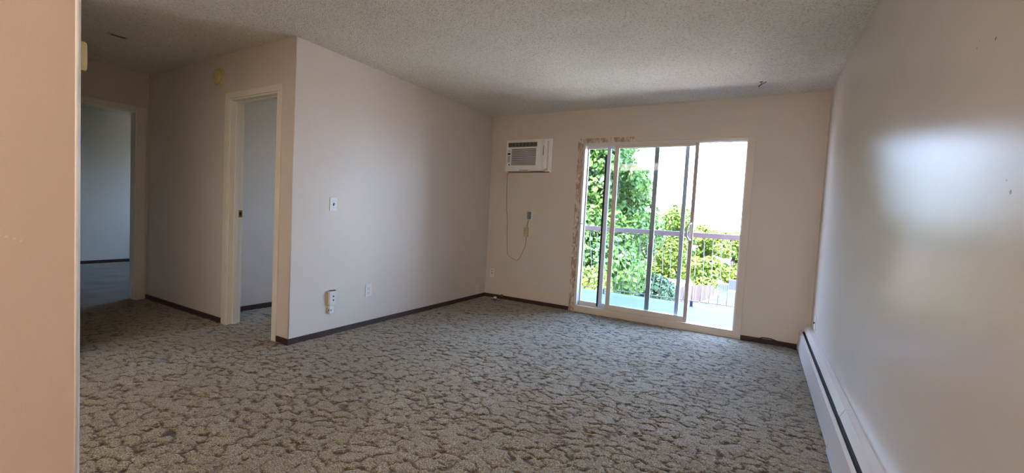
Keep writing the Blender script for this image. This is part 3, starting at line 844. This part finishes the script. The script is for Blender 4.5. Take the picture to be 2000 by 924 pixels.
struct('path', MB().prism([(-4.25, 42.9), (-3.9, 44.6), (-1.2, 43.0), (3, 40.5), (3, 38), (-1.1, 40.4), (-2.6, 40.9)], 2, gz + 0.031, gz + 0.06), M['gravel_path'])
fe = thing('wood_fence', (-5.2, 40, gz), 'weathered cedar plank fence across the yard below', 'fence')
pts = [(-11.0, 25.6), (-7.16, 35.0), (-4.6, 41.6), (-3.5, 46.6)]
hts = [1.0, 1.0, 0.98, 0.68]
pk0 = {}
for (ax, ay), (bx_, by), h0, h1 in zip(pts, pts[1:], hts, hts[1:]):
    L = math.hypot(bx_ - ax, by - ay); n = int(L / 0.145)
    ang = math.atan2(by - ay, bx_ - ax)
    for side in (0.3, 0.95):
        MB().box(0, L, 0.02, 0.06, side, side + 0.09).rot(Matrix.Translation((ax, ay, gz)) @ Matrix.Rotation(ang, 4, 'Z')).build('fence_rail', M['cedar'], fe)
    for k in range(n):
        mk = random.choice(('cedar', 'cedar2', 'cedar3', 'cedar3'))
        if mk not in pk0:
            me_o = MB().prism([(0, 0), (0.135, 0), (0.135, 1.66), (0.11, 1.69), (0.025, 1.69), (0, 1.66)], 1, -0.02, 0.0)
            pk0[mk] = me_o.build('plank', M[mk], fe)
            o = pk0[mk]
        else:
            o = pk0[mk].copy(); COL.objects.link(o)
        u = (k + 0.1) / n
        o.matrix_parent_inverse = Matrix.Identity(4)
        o.location = Vector((ax + (bx_ - ax) * u, ay + (by - ay) * u, gz + random.uniform(0.0, 0.05))) - fe.location
        o.rotation_euler = (0, 0, ang)
        o.scale = (1, 1, h0 + (h1 - h0) * u)

# pale house beyond the fence
hs = thing('house', (1.5, 66, gz), 'overexposed white house with slate blue garage wall beyond the lawn', 'house')
MB().box(-5.6, -1.6, 64, 70, gz, gz + 2.7).build('wall', M['stucco'], hs)
MB().box(-2.62, 6, 52.05, 53.2, gz, gz + 1.25).build('garage_wall', M['slate_blue'], hs, label='slate blue siding wall')
MB().box(-2.62, 6, 52.0, 52.05, gz, gz + 0.2).build('footing', M['stucco'], hs)
MB().prism([(63.4, gz + 2.65), (66, gz + 3.6), (70.6, gz + 2.65)], 0, -6.0, -1.2).build('roof', M['stucco'], hs)
sh = thing('garden_shed', (-7.5, 45, gz), 'small shed with dark purple-brown roof behind the fence', 'shed')
MB().box(-8.1, -6.9, 44, 46.0, gz, gz + 0.6).build('wall', M['slate_blue'], sh)
MB().prism([(-8.3, gz + 0.55), (-7.6, gz + 1.2), (-6.7, gz + 0.55)], 1, 43.8, 46.2).build('roof', M['shed_roof'], sh)
bn = thing('board_fence', (-3.2, 51.9, gz), 'blue-green board fence between cedar fence and house', 'fence')
for k in range(7):
    MB().box(-3.75 + k * 0.16, -3.75 + k * 0.16 + 0.15, 51.9, 51.94, gz, gz + 0.78).build('plank', M['teal_board'], bn)

# ------------------------------------------------------------------ trees
def foliage(name, parent, m, blobs, n, size, seed, flat=0.6):
    r = np.random.default_rng(seed)
    B = np.array(blobs, float)
    w = B[:, 3] ** 2; w /= w.sum()
    k = r.choice(len(B), n, p=w)
    d = r.normal(size=(n, 3)); d /= np.linalg.norm(d, axis=1)[:, None]
    rad = B[k, 3] * (0.70 + 0.38 * r.random(n) ** 0.7)
    c = B[k, :3] + d * rad[:, None] * np.array([1, 1, 0.85])
    nrm = d + r.normal(size=(n, 3)) * flat
    nrm[:, 2] += 0.4
    nrm /= np.linalg.norm(nrm, axis=1)[:, None]
    a = np.cross(nrm, r.normal(size=(n, 3))); a /= np.linalg.norm(a, axis=1)[:, None]
    b_ = np.cross(nrm, a)
    s = size * (0.6 + 0.8 * r.random(n))[:, None]
    v = np.empty((n, 4, 3))
    v[:, 0] = c - a * s; v[:, 1] = c + b_ * s * 0.62 + nrm * s * 0.15; v[:, 2] = c + a * s; v[:, 3] = c - b_ * s * 0.62 + nrm * s * 0.15
    v = v.reshape(-1, 3) - np.array(parent.location)
    me = bpy.data.meshes.new(name)
    me.vertices.add(4 * n); me.vertices.foreach_set('co', v.astype(np.float32).ravel())
    me.loops.add(4 * n); me.loops.foreach_set('vertex_index', np.arange(4 * n, dtype=np.int32))
    me.polygons.add(n); me.polygons.foreach_set('loop_start', np.arange(0, 4 * n, 4, dtype=np.int32))
    me.update(); me.validate()
    me.materials.append(m)
    o = bpy.data.objects.new(name, me); COL.objects.link(o); o.parent = parent
    o['kind'] = 'stuff'
    return o

def crown_blobs(c, rad, n, br, seed):
    r = np.random.default_rng(seed); out = []
    for i in range(n):
        d = r.normal(size=3); d /= np.linalg.norm(d)
        q = (0.35 + 0.65 * r.random() ** 0.6)
        p = np.array(c) + d * np.array(rad) * q
        out.append((*p, br * (0.6 + 0.8 * r.random())))
    return out

def tree(label, base, c, rad, nb, br, nl, ls, m, seed, name='tree', flat=0.6, group=None):
    t = thing(name, base, label, 'tree', group)
    blobs = crown_blobs(c, rad, nb, br, seed)
    foliage('foliage', t, m, blobs, nl, ls, seed + 100, flat)
    tk = MB()
    top = Vector((c[0], c[1], c[2] + rad[2] * 0.45))
    bs = Vector(base)
    R0 = max(0.12, rad[0] * 0.075)
    tk.tube([bs, bs.lerp(top, 0.3) + Vector((0.1, 0, 0)), bs.lerp(top, 0.65) - Vector((0.08, 0, 0)), top], [R0 * 1.3, R0, R0 * 0.65, R0 * 0.15], 10)
    tk.build('trunk', M['bark'], t, True)
    for i, q in enumerate(blobs[:10]):
        st = bs.lerp(top, 0.35 + 0.05 * i)
        e = Vector(q[:3])
        MB().tube([st, st.lerp(e, 0.5) + Vector((0, 0, 0.15)), e], [R0 * 0.45, R0 * 0.3, R0 * 0.1], 6).build('branch', M['bark'], t, True)
    return t

tree('tall bushy maple filling the left half of the patio door', (-5.3, 14.6, gz), (-5.05, 14.3, 0.7), (2.0, 1.9, 4.5), 110, 0.62, 60000, 0.08, M['leaf_maple'], 21)
tree('bright low maple bough at the lower left behind the railing', (-4.3, 10.2, gz), (-4.0, 10.2, -0.85), (0.75, 0.6, 0.75), 9, 0.4, 6000, 0.06, M['leaf_lime'], 22, name='young_tree')
tree('dark conifer between the maple and the yellow-green tree', (-4.9, 21, gz), (-5.1, 21, -1.9), (1.5, 1.3, 3.6), 22, 0.8, 12000, 0.11, M['leaf_dark'], 23, name='conifer')
tree('rounded yellow-green tree right of the maple, rising behind the cedar fence', (-9.4, 59, gz), (-9.5, 59, -1.75), (2.2, 2.0, 5.0), 34, 1.3, 17000, 0.195, M['leaf_lime'], 24)
tree('loose yellow-green tree in the right third of the patio door', (-4.5, 49.5, gz), (-4.9, 49.5, -2.4), (1.7, 1.6, 3.4), 30, 0.8, 12000, 0.17, M['leaf_lime'], 25)
tree('pale leafy tree at the right edge of the patio door', (-2.0, 55.0, gz), (-2.6, 55.0, -2.5), (1.4, 1.0, 3.0), 16, 0.8, 6500, 0.18, M['leaf_lime'], 26)
tree('broad maple left of the door view', (-12.5, 17, gz), (-12.5, 17, 0.3), (3.6, 3, 4.2), 30, 1.3, 12000, 0.15, M['leaf_maple'], 27)
tree('second maple farther back on the left', (-12, 30, gz), (-12, 30, -0.5), (3.4, 3, 4.2), 26, 1.3, 11000, 0.17, M['leaf_maple'], 28)
tree('maple beyond the house on the right', (7, 66, gz), (7, 66, -1.5), (4, 3, 3.6), 24, 1.3, 9000, 0.2, M['leaf_maple'], 29)
tree('rounded yellow-green tree well behind the maple', (-14.6, 50, gz), (-14.6, 50, -0.8), (3.2, 2.4, 4.6), 34, 1.2, 13000, 0.19, M['leaf_lime'], 30)
tree('far yellow-green tree at the left end of the yard', (-23.5, 52, gz), (-23.5, 52, -0.8), (3.4, 2.4, 4.8), 34, 1.3, 12000, 0.2, M['leaf_lime'], 31)
tree('broad lime tree standing at the right side of the yard', (5.5, 40, gz), (5.5, 40, -1.2), (3.0, 2.2, 4.4), 34, 1.1, 12000, 0.17, M['leaf_lime'], 32)
tree('green maple by the near right corner of the yard', (9.5, 28, gz), (9.5, 28, -0.8), (2.6, 2.2, 4.4), 34, 1.0, 12000, 0.14, M['leaf_maple'], 33)
struct('baseboard_near_left', MB().box(-1.3, -1.3 + BT, -2.5, 0.335, -0.008, BH), M['base'])
